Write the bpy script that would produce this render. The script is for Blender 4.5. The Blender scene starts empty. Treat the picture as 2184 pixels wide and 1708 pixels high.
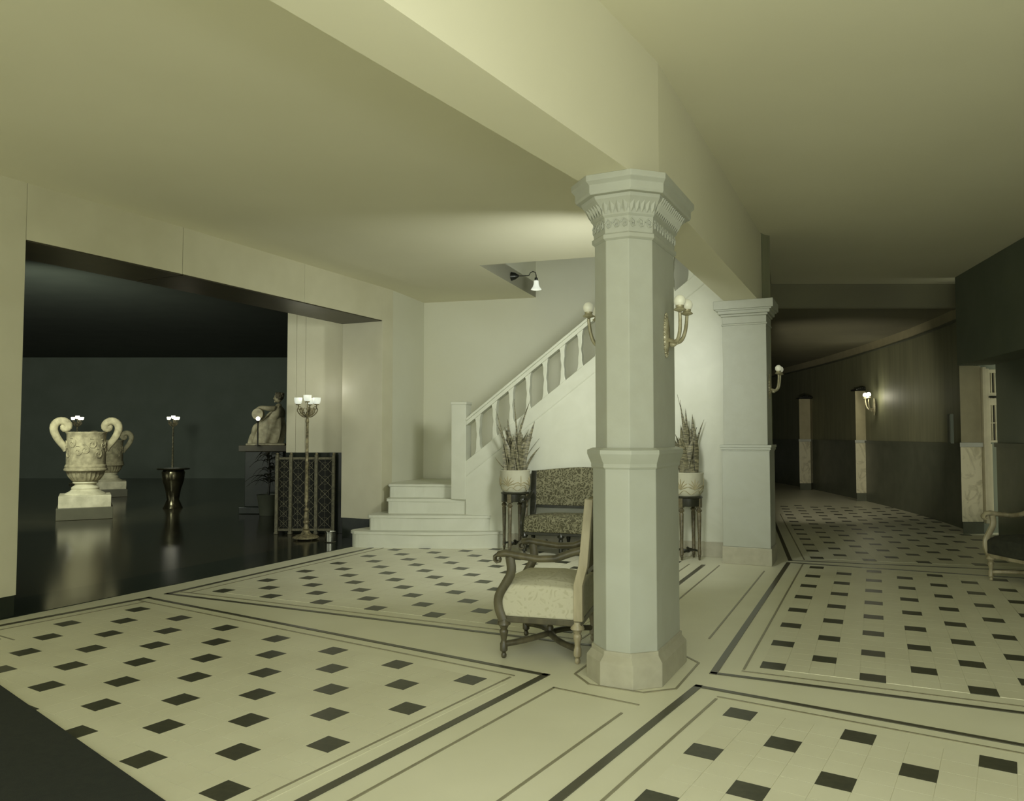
import bpy, bmesh, math, random
from mathutils import Vector, Matrix
random.seed(7)
S = bpy.context.scene
COL = S.collection
pi = math.pi
V = Vector

# ---------------------------------------------------------------- camera
cam = bpy.data.cameras.new('camera'); camo = bpy.data.objects.new('camera', cam); COL.objects.link(camo)
cam.sensor_fit = 'HORIZONTAL'; cam.sensor_width = 36.0; cam.lens = 36.0 * 1650.0 / 2184.0
cam.clip_start = 0.05; cam.clip_end = 200
camo.location = (0, 0, 1.4)
camo.rotation_euler = (pi / 2 + math.atan(73 / 1650.0), 0, 0)
S.camera = camo
# ---------------------------------------------------------------- world and exposure
w = bpy.data.worlds.new('world'); S.world = w; w.use_nodes = True
bg = w.node_tree.nodes['Background']; bg.inputs[0].default_value = (0.96, 1.0, 0.84, 1); bg.inputs[1].default_value = 1.85
S.view_settings.view_transform = 'Standard'; S.view_settings.look = 'None'
S.view_settings.exposure = 0.0; S.view_settings.gamma = 1.0; S.view_settings.use_curve_mapping = False

# ---------------------------------------------------------------- lights
def lamp(name, typ, loc, power, color, size=0.3, aim=None, **kw):
    l = bpy.data.lights.new(name, typ); o = bpy.data.objects.new(name, l); COL.objects.link(o)
    l.energy = power; l.color = color; o.location = loc
    if typ == 'AREA': l.shape = 'DISK'; l.size = size
    else: l.shadow_soft_size = size
    if aim is not None:
        o.rotation_euler = (V(aim) - V(loc)).to_track_quat('-Z', 'Y').to_euler()
    for k, v in kw.items(): setattr(l, k, v)
    return o
WARM = (1.0, 0.93, 0.74); NEUT = (0.96, 1.0, 0.93)
lamp('flash_lamp', 'SPOT', (0.12, 0.1, 1.95), 85, NEUT, 0.12, (0.6, 8.0, 1.55), spot_size=math.radians(125), spot_blend=1.0)
lamp('flash_fill', 'POINT', (1.0, 0.9, 1.9), 30, NEUT, 0.35)
lamp('stair_lamp', 'AREA', (1.0, 6.3, 2.55), 38, NEUT, 0.55, (-0.5, 10.8, 1.2), spread=math.radians(135))
lamp('corridor_fill', 'SPOT', (3.3, 10.0, 1.1), 430, WARM, 0.1, (7.2, 17.0, 2.0), spot_size=math.radians(62), spot_blend=.8)  # added low spot without a fixture, brightens the far piers
lamp('back_room_fill', 'AREA', (-6.7, 10.2, 2.6), 85, (.92, 1, .84), 1.0, (-12, 23, 0.6), spread=math.radians(120))  # added unseen area light, lifts the darkness of the back room
lamp('pier_fill', 'SPOT', (4.3, 7.2, 1.0), 125, WARM, 0.1, (6.55, 11.0, 1.3), spot_size=math.radians(34), spot_blend=.7)  # added spot, no fixture there; brightens the broad pier by the window

# ---------------------------------------------------------------- materials
MATS = {}
def mat(name, c, rough=0.6, c2=None, scale=6.0, amount=0.5, metal=0.0, bump=0.0, bscale=40.0, emit=None, estr=0.0, stretch=(1, 1, 1), spec=0.5, detail=6, lo=.35, hi=.65, distort=0.0):
    if name in MATS: return MATS[name]
    m = bpy.data.materials.new(name); m.use_nodes = True; nt = m.node_tree; N = nt.nodes; L = nt.links
    b = N['Principled BSDF']
    b.inputs['Roughness'].default_value = rough; b.inputs['Metallic'].default_value = metal
    b.inputs['Specular IOR Level'].default_value = spec
    tc = N.new('ShaderNodeTexCoord'); mp = N.new('ShaderNodeMapping'); mp.inputs['Scale'].default_value = stretch
    L.new(tc.outputs['Object'], mp.inputs[0])
    if c2 is None: c2 = tuple(x * 0.88 for x in c)
    nz = N.new('ShaderNodeTexNoise'); nz.inputs['Scale'].default_value = scale; nz.inputs['Detail'].default_value = detail
    nz.inputs['Distortion'].default_value = distort
    L.new(mp.outputs[0], nz.inputs['Vector'])
    r = N.new('ShaderNodeValToRGB'); r.color_ramp.elements[0].position = lo; r.color_ramp.elements[1].position = hi
    r.color_ramp.elements[0].color = (*c2, 1); r.color_ramp.elements[1].color = (*c, 1)
    L.new(nz.outputs[0], r.inputs[0]); L.new(r.outputs[0], b.inputs['Base Color'])
    if bump:
        n2 = N.new('ShaderNodeTexNoise'); n2.inputs['Scale'].default_value = bscale; n2.inputs['Detail'].default_value = 4
        L.new(mp.outputs[0], n2.inputs['Vector'])
        bp = N.new('ShaderNodeBump'); bp.inputs['Strength'].default_value = bump; bp.inputs['Distance'].default_value = 0.01
        L.new(n2.outputs[0], bp.inputs['Height']); L.new(bp.outputs[0], b.inputs['Normal'])
    if emit:
        b.inputs['Emission Color'].default_value = (*emit, 1); b.inputs['Emission Strength'].default_value = estr
    MATS[name] = m; return m

def fabric(name, dark, light, scale, th=0.5):
    m = bpy.data.materials.new(name); m.use_nodes = True; nt = m.node_tree; N = nt.nodes; L = nt.links
    b = N['Principled BSDF']; b.inputs['Roughness'].default_value = 0.85; b.inputs['Specular IOR Level'].default_value = 0.2
    tc = N.new('ShaderNodeTexCoord')
    nz = N.new('ShaderNodeTexNoise'); nz.inputs['Scale'].default_value = scale * .5; nz.inputs['Detail'].default_value = 1
    L.new(tc.outputs['Object'], nz.inputs['Vector'])
    mx = N.new('ShaderNodeVectorMath'); mx.operation = 'MULTIPLY_ADD'
    mx.inputs[1].default_value = (.35, .35, .35)
    L.new(nz.outputs['Color'], mx.inputs[0]); L.new(tc.outputs['Object'], mx.inputs[2])
    vo = N.new('ShaderNodeTexVoronoi'); vo.feature = 'DISTANCE_TO_EDGE'; vo.inputs['Scale'].default_value = scale
    L.new(mx.outputs[0], vo.inputs['Vector'])
    r = N.new('ShaderNodeValToRGB'); r.color_ramp.elements[0].position = 0.10 * th * 2; r.color_ramp.elements[1].position = 0.17 * th * 2
    r.color_ramp.elements[0].color = (*light, 1); r.color_ramp.elements[1].color = (*dark, 1)
    L.new(vo.outputs[0], r.inputs[0]); L.new(r.outputs[0], b.inputs['Base Color'])
    bp = N.new('ShaderNodeBump'); bp.inputs['Strength'].default_value = .25; bp.inputs['Distance'].default_value = .004; bp.invert = True
    L.new(vo.outputs[0], bp.inputs['Height']); L.new(bp.outputs[0], b.inputs['Normal'])
    return m

CREAM = mat('cream_plaster', (.72, .72, .58), .75, (.69, .685, .54), 1.2, bump=.05, bscale=60)
STAIRM = mat('stair_marble', (.66, .67, .55), .4, (.61, .62, .50), 2.0, distort=1.5)
CEIL = mat('ceiling_plaster', (.80, .77, .585), .85, (.77, .74, .555), .8)
WALL = mat('polished_wall_slab', (.65, .625, .455), .42, (.60, .575, .41), 2.5, bump=.02)
MARB = mat('white_marble', (.475, .495, .425), .35, (.44, .455, .38), 2.2, distort=1.5, detail=8)
MARBV = mat('veined_marble', (.68, .65, .46), .4, (.48, .455, .30), 3.0, distort=3.0, detail=9, lo=.36, hi=.5)
BASEB = mat('buff_baseboard', (.47, .455, .345), .4, (.42, .40, .30), 14, bump=.05)
TILE = mat('pale_floor_tile', (.79, .775, .60), .42, (.72, .70, .53), 1.7, detail=8, spec=.3)
SLAB = mat('pale_floor_slab', (.80, .785, .61), .42, (.75, .735, .56), 1.5, detail=8, spec=.3)
GROUT = mat('floor_grout', (.40, .37, .24), .8)
DTILE = mat('dark_floor_tile', (.060, .062, .042), .35, (.080, .080, .054), 30, spec=.3)
INLAY = mat('dark_inlay', (.085, .08, .054), .3, (.08, .078, .052), 25)
TININ = mat('brown_thin_inlay', (.30, .28, .185), .35)
BLACK = mat('black_marble', (.018, .023, .017), .14, (.024, .030, .021), 9, spec=.22)
DFLOOR = mat('dark_polished_floor', (.050, .045, .026), .16, (.036, .034, .02), 2.5)
RUG = mat('dark_rug', (.017, .021, .017), .95, (.022, .026, .02), 30, bump=.3, bscale=300)
DROOM = mat('dark_room_wall', (.15, .175, .14), .8, (.13, .155, .12), 1.5)  # the back room's lack of light is put into this dark tone
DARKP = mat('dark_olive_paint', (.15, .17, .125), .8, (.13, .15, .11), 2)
BACKC = mat('shade_toned_ceiling', (.07, .08, .06), .9, (.06, .07, .052), 2)  # extra dark colour stands for shade on the back room ceiling
CORW = mat('dark_panelled_wall', (.225, .228, .135), .6, (.18, .184, .11), 3.5, stretch=(2.5, 2.5, .25), detail=8)
WAINS = mat('dark_wainscot', (.12, .13, .09), .45, (.095, .105, .072), 4)
CORN = mat('olive_cornice', (.42, .385, .24), .6)
DCEIL = mat('corridor_ceiling', (.22, .21, .13), .85, (.18, .17, .11), .8)
MOLD = mat('cream_moulding', (.465, .48, .405), .6, (.445, .455, .38), 10, bump=.08, bscale=45)
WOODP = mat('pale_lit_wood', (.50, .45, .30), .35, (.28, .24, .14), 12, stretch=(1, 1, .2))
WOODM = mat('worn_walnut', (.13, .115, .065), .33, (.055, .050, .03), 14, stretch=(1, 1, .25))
WOODD = mat('dark_walnut', (.030, .030, .018), .28, (.015, .016, .01), 14)
WOODT = mat('tan_turned_wood', (.17, .145, .08), .35, (.08, .07, .04), 30)
FABD = fabric('dark_scroll_tapestry', (.085, .080, .045), (.23, .22, .135), 18, .36)
FABL = fabric('faded_cream_tapestry', (.50, .48, .34), (.58, .56, .42), 17, .9)
FABK = mat('dark_plush', (.035, .038, .026), .95, (.05, .052, .036), 20)
FABT = mat('tan_upholstery', (.26, .235, .13), .8, (.20, .18, .10), 20, bump=.1, bscale=200)
POT = mat('cream_glazed_pot', (.55, .54, .41), .45, (.50, .485, .365), 8)
RELF = mat('tan_relief', (.40, .355, .21), .6)
SOIL = mat('dark_soil', (.03, .028, .018), .95, bump=.5)
GILT = mat('gilt_metal', (.42, .37, .21), .42, (.14, .12, .07), 30, metal=.35, bump=.5, bscale=120)
GILTD = mat('aged_gilt_bars', (.20, .185, .11), .45, (.10, .095, .06), 40, metal=.3, bump=.3, bscale=150)
GRBACK = mat('grille_cloth', (.012, .013, .009), .8)
BRASS = mat('pale_brass', (.50, .47, .32), .35, (.34, .31, .19), 25, metal=.25)
DARKM = mat('dark_metal', (.03, .032, .025), .3, metal=.5)
STEEL = mat('polished_steel', (.30, .30, .25), .18, metal=.9)
GLASS_ON = mat('lit_opal_glass', (.8, .8, .7), .3, emit=(.78, .84, .72), estr=.62)
GLASS_SOFT = mat('frosted_globe', (.72, .72, .56), .25, emit=(.8, .8, .62), estr=.18)
GLASS_HOT = mat('glowing_globe', (.8, .8, .7), .3, emit=(1, .98, .80), estr=2.5)
STONE = mat('urn_stone', (.36, .32, .19), .8, (.20, .175, .10), 9, bump=.6, bscale=30)
STONEW = mat('pale_stone', (.62, .58, .40), .6, (.44, .41, .27), 6)
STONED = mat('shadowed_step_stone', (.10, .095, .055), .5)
STATUE = mat('statue_marble', (.42, .39, .25), .6, (.26, .24, .15), 12)
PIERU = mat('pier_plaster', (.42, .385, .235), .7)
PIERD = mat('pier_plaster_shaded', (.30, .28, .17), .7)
WHITEP = mat('white_window_paint', (.58, .55, .38), .5)
PANE = mat('night_window_glass', (.02, .022, .018), .05, spec=.8)

def leafmat():
    m = bpy.data.materials.new('banded_leaf'); m.use_nodes = True; nt = m.node_tree; N = nt.nodes; L = nt.links
    b = N['Principled BSDF']; b.inputs['Roughness'].default_value = .5
    tc = N.new('ShaderNodeTexCoord'); mp = N.new('ShaderNodeMapping'); mp.inputs['Scale'].default_value = (6, 6, 30)
    L.new(tc.outputs['Object'], mp.inputs[0])
    nz = N.new('ShaderNodeTexNoise'); nz.inputs['Scale'].default_value = 2.2; nz.inputs['Detail'].default_value = 5; nz.inputs['Distortion'].default_value = .8
    L.new(mp.outputs[0], nz.inputs['Vector'])
    r = N.new('ShaderNodeValToRGB'); r.color_ramp.elements[0].position = .42; r.color_ramp.elements[1].position = .58
    r.color_ramp.elements[0].color = (.085, .080, .045, 1); r.color_ramp.elements[1].color = (.25, .23, .135, 1)
    L.new(nz.outputs[0], r.inputs[0]); L.new(r.outputs[0], b.inputs['Base Color'])
    return m
LEAF = leafmat()

# ---------------------------------------------------------------- mesh helpers
class MB:
    def __init__(s): s.bm = bmesh.new()
    def box(s, lo, hi, M=None):
        vs = [s.bm.verts.new((x, y, z)) for z in (lo[2], hi[2]) for y in (lo[1], hi[1]) for x in (lo[0], hi[0])]
        for f in ((0, 2, 3, 1), (4, 5, 7, 6), (0, 1, 5, 4), (1, 3, 7, 5), (3, 2, 6, 7), (2, 0, 4, 6)):
            s.bm.faces.new([vs[i] for i in f])
        if M is not None:
            for v in vs: v.co = M @ v.co
        return s
    def prism(s, poly, z0, z1):
        # poly (x,y) any winding; z0,z1 numbers or per-vertex lists
        a = sum(poly[i][0] * poly[(i + 1) % len(poly)][1] - poly[(i + 1) % len(poly)][0] * poly[i][1] for i in range(len(poly)))
        n = len(poly)
        Z0 = z0 if isinstance(z0, (list, tuple)) else [z0] * n
        Z1 = z1 if isinstance(z1, (list, tuple)) else [z1] * n
        idx = list(range(n))
        if a < 0: idx.reverse()
        b = [s.bm.verts.new((poly[i][0], poly[i][1], Z0[i])) for i in idx]
        t = [s.bm.verts.new((poly[i][0], poly[i][1], Z1[i])) for i in idx]
        s.bm.faces.new(list(reversed(b))); s.bm.faces.new(t)
        for i in range(n): s.bm.faces.new([b[i], b[(i + 1) % n], t[(i + 1) % n], t[i]])
        return s
    def rings(s, rings, cap=True, closed=False):
        R = [[s.bm.verts.new(p) for p in r] for r in rings]
        n = len(R[0])
        m = len(R)
        for i in range(m if closed else m - 1):
            for j in range(n):
                s.bm.faces.new([R[i][j], R[i][(j + 1) % n], R[(i + 1) % m][(j + 1) % n], R[(i + 1) % m][j]])
        if cap and not closed:
            s.bm.faces.new(list(reversed(R[0]))); s.bm.faces.new(R[-1])
        return s
    def lathe(s, prof, seg=24, c=(0, 0), flute=0, fl=(0, 0)):
        rr = []
        for (r, z) in prof:
            ring = []
            for k in range(seg):
                a = 2 * pi * k / seg
                q = r
                if flute and fl[0] <= z <= fl[1]: q = r * (1 - .07 * abs(math.sin(a * flute / 2)))
                ring.append((c[0] + q * math.cos(a), c[1] + q * math.sin(a), z))
            rr.append(ring)
        return s.rings(rr)
    def tube(s, pts, rad, seg=8, up=(0, 0, 1), rad2=None, square=False):
        pts = [V(p) for p in pts]; n = len(pts)
        if not isinstance(rad, (list, tuple)): rad = [rad] * n
        if rad2 is None: rad2 = rad
        elif not isinstance(rad2, (list, tuple)): rad2 = [rad2] * n
        up = V(up); rr = []; prev = None
        for i in range(n):
            t = (pts[min(i + 1, n - 1)] - pts[max(i - 1, 0)]).normalized()
            if prev is None:
                a = up.cross(t)
                if a.length < .05: a = V((1, 0, 0)).cross(t)
                if a.length < .05: a = V((0, 1, 0)).cross(t)
            else:
                a = prev - t * prev.dot(t)
            a.normalize(); prev = a.copy(); b = t.cross(a)
            ring = []
            for k in range(seg):
                th = 2 * pi * (k + .5) / seg
                ca, sa = math.cos(th), math.sin(th)
                if square:
                    q = max(abs(ca), abs(sa)); ca /= q; sa /= q
                ring.append(pts[i] + a * (ca * rad[i]) + b * (sa * rad2[i]))
            rr.append(ring)
        return s.rings(rr)
    def sphere(s, c, r, sc=(1, 1, 1), seg=12, M=None):
        rr = []
        m = max(6, seg // 2 + 2)
        for i in range(m + 1):
            ph = pi * (i + .02) / (m + .04) - pi / 2
            rr.append([(c[0] + r * sc[0] * math.cos(ph) * math.cos(2 * pi * k / seg), c[1] + r * sc[1] * math.cos(ph) * math.sin(2 * pi * k / seg), c[2] + r * sc[2] * math.sin(ph)) for k in range(seg)])
        return s.rings(rr)
    def xf(s, M):
        for v in s.bm.verts: v.co = M @ v.co
        return s
    def build(s, name, m, parent=None, smooth=False, bevel=0, loc=None, seg=2):
        me = bpy.data.meshes.new(name)
        bmesh.ops.recalc_face_normals(s.bm, faces=s.bm.faces[:])
        s.bm.to_mesh(me); s.bm.free()
        me.materials.append(m)
        if smooth:
            for p in me.polygons: p.use_smooth = True
        o = bpy.data.objects.new(name, me); COL.objects.link(o)
        if parent is not None: o.parent = parent
        if loc is not None: o.location = loc
        if bevel:
            b = o.modifiers.new('bevel', 'BEVEL'); b.width = bevel; b.segments = seg; b.limit_method = 'ANGLE'; b.angle_limit = math.radians(40)
        if smooth and not bevel:
            try: me.set_sharp_from_angle(angle=math.radians(50))
            except Exception: pass
        return o

def tag(o, label=None, cat=None, group=None, kind=None):
    if label: o['label'] = label
    if cat: o['category'] = cat
    if group: o['group'] = group
    if kind: o['kind'] = kind
    return o
def empty(name, loc=(0, 0, 0), rz=0.0, **k):
    o = bpy.data.objects.new(name, None); COL.objects.link(o); o.empty_display_size = .1
    o.location = loc; o.rotation_euler = (0, 0, rz); tag(o, **k); return o
def kids(o): return [c for c in bpy.data.objects if c.parent == o]
def copy_tree(o, parent=None):
    c = o.copy(); COL.objects.link(c); c.parent = parent
    for ch in kids(o): copy_tree(ch, c)
    return c
def struct(o, label=None):
    o['kind'] = 'structure'
    if label: o['label'] = label
    return o

# ---------------------------------------------------------------- plan frames: A runs along the hall, R to the right
def frame(deg):
    a = math.radians(deg); s, c = math.sin(a), math.cos(a)
    return lambda A, R, s=s, c=c: (s * A + c * R, c * A - s * R)
F2 = frame(32.8); F1 = frame(25.14); F0 = frame(16.3)
def rotframe(deg):   # local x = R, local y = A
    return Matrix.Rotation(-math.radians(deg), 4, 'Z')

# ================================================================ FLOOR
C = V((.757, 4.705))
wallpts = [(-7.35, -.85), (-3.825, 6.027), (-3.151, 7.34), F1(8.9, -5.97)]
floor_poly = wallpts + [(-1.633, 10.568), (-1.32, 11.58), (3.4, 10.3), (3.9, 12.0), (4.6, 16), (4.8, 22), (4.4, 30), (2.5, 37), (12, 37), (12, -2.5), (-8.2, -2.5)]
flo = MB().prism(floor_poly, -.12, 0).build('floor', SLAB); struct(flo, 'pale marble lobby floor with dark square inlays')
back_poly = [(-7.35, -.85), (-30, -.85), (-30, 34), (-1.9, 34), (-1.9, 10.5)] + list(reversed(wallpts[:4]))
bfl = MB().prism(back_poly[:5] + [(-1.72, 10.62)] + [F1(8.9, -5.97), (-3.151, 7.34), (-3.825, 6.027)], -.12, -.002).build('floor', DFLOOR); struct(bfl, 'dark polished floor of the dim room behind the wide opening')
# black threshold strip
th_o = [F1(8.62, -5.97), (-3.151, 7.34), (-3.825, 6.027), (-6.2, 1.4)]
def off(p, d, deg):
    a = math.radians(deg); return (p[0] - d * math.cos(a), p[1] + d * math.sin(a))
th = [F1(8.62, -5.955), (-3.138, 7.33), (-3.812, 6.02), (-6.2, 1.38)] + [off((-6.2, 1.4), .64, 27), off((-3.825, 6.027), .64, 27), off((-3.151, 7.34), .64, 26), F1(8.62, -6.61)]
MB().prism(th, -.001, .006).build('threshold_strip', BLACK, flo)

tile_me = None
def tile_obj(x, y, deg, me=[None]):
    if me[0] is None:
        o = MB().box((-.0685, -.0685, -.001), (.0685, .0685, .0035)).build('dark_tile', DTILE, flo); me[0] = o.data
    else:
        o = bpy.data.objects.new('dark_tile', me[0]); COL.objects.link(o); o.parent = flo
    o.location = (x, y, 0); o.rotation_euler = (0, 0, -math.radians(deg))
P = .27365
def inside(p, poly):
    c = False; n = len(poly)
    for i in range(n):
        a, b = poly[i], poly[(i + 1) % n]
        if (a[1] > p[1]) != (b[1] > p[1]) and p[0] < (b[0] - a[0]) * (p[1] - a[1]) / (b[1] - a[1]) + a[0]: c = not c
    return c
alltiles = []; white = MB()
def field(F, deg, A0, R0, kr, jr, ok, par=0):
    """dark tiles on a staggered lattice, pale tiles in between"""
    for k in range(*kr):
        for j in range(*jr):
            A = A0 + k * P; R = R0 + j * P
            for da in (0, 1):
                for dr in (0, 1):
                    a = A + da * P / 2; r = R + dr * P / 2
                    x, y = F(a, r)
                    if not ok(a, r, x, y): continue
                    if da == 0 and dr == 0 and (k + j + par) % 2 == 0:
                        alltiles.append((x, y, deg))
                    elif math.hypot(x, y) < 13:
                        h = P / 4 - .0009
                        white.prism([F(a - h, r - h), F(a + h, r - h), F(a + h, r + h), F(a - h, r + h)], .0, .0022)
# near left panel
field(F2, 32.8, 3.64, -2.63, (-14, 1), (-13, 1), lambda a, r, x, y: r > -6.0 and a < 3.72 and y > 1.6, par=0)
# far left panel
field(F1, 25.14, 5.25, -5.32, (0, 17), (0, 13), lambda a, r, x, y: a > 5.15 and r < -1.93 and y < 9.55 - .33 * (x + .0), par=0)
# right panel
field(F1, 25.14, 4.975, -.587, (0, 15), (0, 13), lambda a, r, x, y: a < 8.83 and a > 4.88, par=0)
# near right panel
field(F2, 32.8, 3.934, -1.175, (-12, 1), (0, 11), lambda a, r, x, y: a < 4.02 and y > 1.6 and r > -1.3, par=0)
# far right panel
field(F0, 16.3, 9.49, .84, (0, 26), (0, 13), lambda a, r, x, y: True, par=0)
vis = [t for t in alltiles if t[1] > 2.3 and abs(t[0] / t[1]) < .72]
vis.sort(key=lambda t: math.hypot(t[0], t[1]))
for t in vis[:300]: tile_obj(*t)
rest = MB()
for (x, y, d) in vis[300:]:
    M = Matrix.Translation((x, y, 0)) @ Matrix.Rotation(-math.radians(d), 4, 'Z')
    rest.box((-.0685, -.0685, -.001), (.0685, .0685, .0035), M)
tag(rest.build('distant_dark_tiles', DTILE, flo), kind='stuff')
tag(white.build('pale_tiles', TILE, flo), kind='stuff')

def strip(F, A0, R0, A1, R1, w, m=INLAY, h=.0045, name='inlay_strip'):
    a = V(F(A0, R0)); b = V(F(A1, R1)); d = (b - a).normalized(); n = V((-d.y, d.x)) * w / 2
    a = a - d * w / 2; b = b + d * w / 2
    MB().prism([tuple(a + n), tuple(b + n), tuple(b - n), tuple(a - n)], -.001, h).build(name, m, flo)
TW, tw = .042, .013
def corner(F, A, R, Aend, Rend, sa, sr, tA=None):
    """thick line at the panel edge and a thin one inside it: corner at (A,R)"""
    strip(F, A, R, Aend, R, TW); strip(F, A, R, A, Rend, TW * .8)
    strip(F, A + sa * .15, R + sr * .15, Aend, R + sr * .15, tw, TININ, .004, 'thin_inlay_strip')
    strip(F, A + sa * .11, R + sr * .15, A + sa * .11, Rend, tw, TININ, .004, 'thin_inlay_strip')
corner(F2, 3.95, -2.314, 1.2, -6.262, -1, -1)
strip(F2, 3.95, -6.262, 2.55, -6.262, TW); strip(F2, 3.84, -6.13, 2.65, -6.13, tw, TININ, .004, 'thin_inlay_strip')
strip(F2, 2.65, -6.13, 2.65, -5.75, tw, TININ, .004, 'thin_inlay_strip'); strip(F2, 2.50, -6.4, 2.50, -5.75, TW)
corner(F1, 4.94, -1.70, 8.45, -5.668, 1, -1)
strip(F1, 4.94, -5.668, 8.25, -5.668, TW); strip(F1, 5.05, -5.53, 8.2, -5.53, tw, TININ, .004, 'thin_inlay_strip')
corner(F1, 4.675, -.887, 9.0, 3.9, 1, 1)
corner(F2, 4.235, -1.4975, 1.2, 3.4, -1, 1)
strip(F1, 9.02, -.887, 9.02, 3.0, .03)
strip(F0, 9.2, .536, 14.5, .536, TW); strip(F0, 9.2, .536, 9.2, 3.5, .03)
strip(F0, 9.3, .69, 14.5, .69, tw, TININ, .004, 'thin_inlay_strip')
# thin lines of the aisle that runs under the beam, and the outline round the column
strip(F2, 3.78, -2.16, 1.2, -2.16, tw, TININ, .004, 'thin_inlay_strip')
strip(F2, 3.62, -1.68, 1.2, -1.68, tw, TININ, .004, 'thin_inlay_strip')
strip(F2, 3.78, -2.16, 3.78, -1.66, tw, TININ, .004, 'thin_inlay_strip')
strip(F1, 5.55, -1.54, 8.5, -1.54, tw, TININ, .004, 'thin_inlay_strip')
strip(F1, 5.45, -1.06, 8.35, -1.06, tw, TININ, .004, 'thin_inlay_strip')

# ================================================================ COLUMN
CM = Matrix.Translation((C.x, C.y, 0)) @ rotframe(26.5)
def octa(a, b, c, z): return [V((x, y, z)) for x, y in ((-a + c, -b), (a - c, -b), (a, -b + c), (a, b - c), (a - c, b), (-a + c, b), (-a, b - c), (-a, -b + c))]
colm = empty('column', (C.x, C.y, 0), -math.radians(26.5), label='large cream marble column with chamfered corners and leaf moulded capital in the centre of the lobby', cat='column')
def ostack(name, m, rows, bevel=.004):
    return MB().rings([octa(*r) for r in rows]).build(name, m, colm, bevel=bevel)
ring = []
o1 = octa(.305, .42, .145, 0); o2 = octa(.293, .408, .141, 0)
mbr = MB()
for i in range(8):
    q = [o1[i], o1[(i + 1) % 8], o2[(i + 1) % 8], o2[i]]
    mbr.prism([(CM @ v)[:2] for v in q], -.001, .0042)
mbr.build('column_outline_inlay', TININ, flo)
ostack('base', BASEB, [(.225, .405, .13, 0), (.225, .405, .13, .13), (.20, .38, .12, .165), (.20, .38, .12, .19)])
ostack('lower_shaft', MARB, [(.19, .37, .12, .185), (.19, .37, .12, 1.21)])
ostack('rail_moulding', MARB, [(.192, .372, .12, 1.205), (.198, .378, .12, 1.215), (.198, .378, .12, 1.235), (.207, .387, .122, 1.26), (.217, .397, .125, 1.29), (.217, .397, .125, 1.312), (.19, .37, .12, 1.325)], .002)
ostack('upper_shaft', MOLD, [(.176, .345, .108, 1.32), (.176, .345, .108, 2.60)])
ostack('necking', MOLD, [(.178, .347, .108, 2.52), (.19, .36, .112, 2.53), (.19, .36, .112, 2.552), (.180, .352, .11, 2.56), (.184, .356, .112, 2.655)], .002)
ostack('bell', MOLD, [(.184, .356, .112, 2.65), (.194, .368, .116, 2.662), (.198, .372, .118, 2.69), (.215, .39, .125, 2.715), (.236, .42, .132, 2.745), (.242, .43, .134, 2.765)], .002)
ostack('abacus', MOLD, [(.262, .462, .144, 2.762), (.268, .468, .146, 2.775), (.268, .468, .146, 2.815), (.285, .492, .152, 2.835), (.285, .492, .152, 2.868)], .003)
# carved leaves round the bell, one mesh each
leafme = None
def colleaf(M, me=[None]):
    if me[0] is None:
        b = MB()
        rr = []
        for i, (z, wd, dp) in enumerate(((0, .006, .0), (.02, .013, .008), (.045, .017, .012), (.07, .015, .016), (.09, .008, .02))):
            y = -i * .0085
            rr.append([(-wd, y, z), (0, y - dp, z), (wd, y, z), (0, y + .008, z)])
        b.rings(rr); o = b.build('carved_leaf', MOLD, colm); me[0] = o.data
    else:
        o = bpy.data.objects.new('carved_leaf', me[0]); COL.objects.link(o); o.parent = colm
    o.matrix_local = M
o8 = octa(.196, .37, .117, 2.668)
for i in range(8):
    a, b = o8[i], o8[(i + 1) % 8]; d = b - a; n = max(2, round(d.length / .036)); nn = V((d.y, -d.x, 0)).normalized()
    ang = math.atan2(nn.x, -nn.y)
    for k in range(n):
        p = a + d * (k + .5) / n
        colleaf(Matrix.Translation(p) @ Matrix.Rotation(ang, 4, 'Z'))
# relief scrolls on the necking faces
o8 = octa(.184, .356, .111, 2.607)
rb = MB()
for i in range(8):
    a, b = o8[i], o8[(i + 1) % 8]; d = b - a; n = max(2, round(d.length / .055)); u = d.normalized(); nn = V((d.y, -d.x, 0)).normalized()
    for k in range(n):
        p = a + d * (k + .5) / n
        pts = [p + u * (.002 + .0027 * t) * math.cos(t * 1.15) + V((0, 0, 1)) * (.002 + .004 * t) * math.sin(t * 1.15) + nn * .003 for t in range(9)]
        rb.tube(pts, .004, 5, up=nn)
rb.build('necking_relief', MOLD, colm)

# ================================================================ BEAMS
def beambox(name, F, A0, A1, R0, R1, z0, z1, m, **k):
    return MB().prism([F(A0, R0), F(A1, R0), F(A1, R1), F(A0, R1)], z0, z1).build(name, m, **k)
rc2 = C.x * math.cos(math.radians(32.8)) - C.y * math.sin(math.radians(32.8)); ac2 = C.x * math.sin(math.radians(32.8)) + C.y * math.cos(math.radians(32.8))
rc1 = C.x * math.cos(math.radians(25.14)) - C.y * math.sin(math.radians(25.14)); ac1 = C.x * math.sin(math.radians(25.14)) + C.y * math.cos(math.radians(25.14))
bm_poly = [F2(-1.5, rc2 - .16), F2(ac2, rc2 - .16), F1(9.35, rc1 - .17), F1(9.35, rc1 + .19), F2(ac2 - .02, rc2 + .165), F2(-1.5, rc2 + .16)]
struct(MB().prism(bm_poly, 2.868, 3.66).build('ceiling_beam', CEIL), 'deep plaster beam crossing the ceiling over the column')

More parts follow.
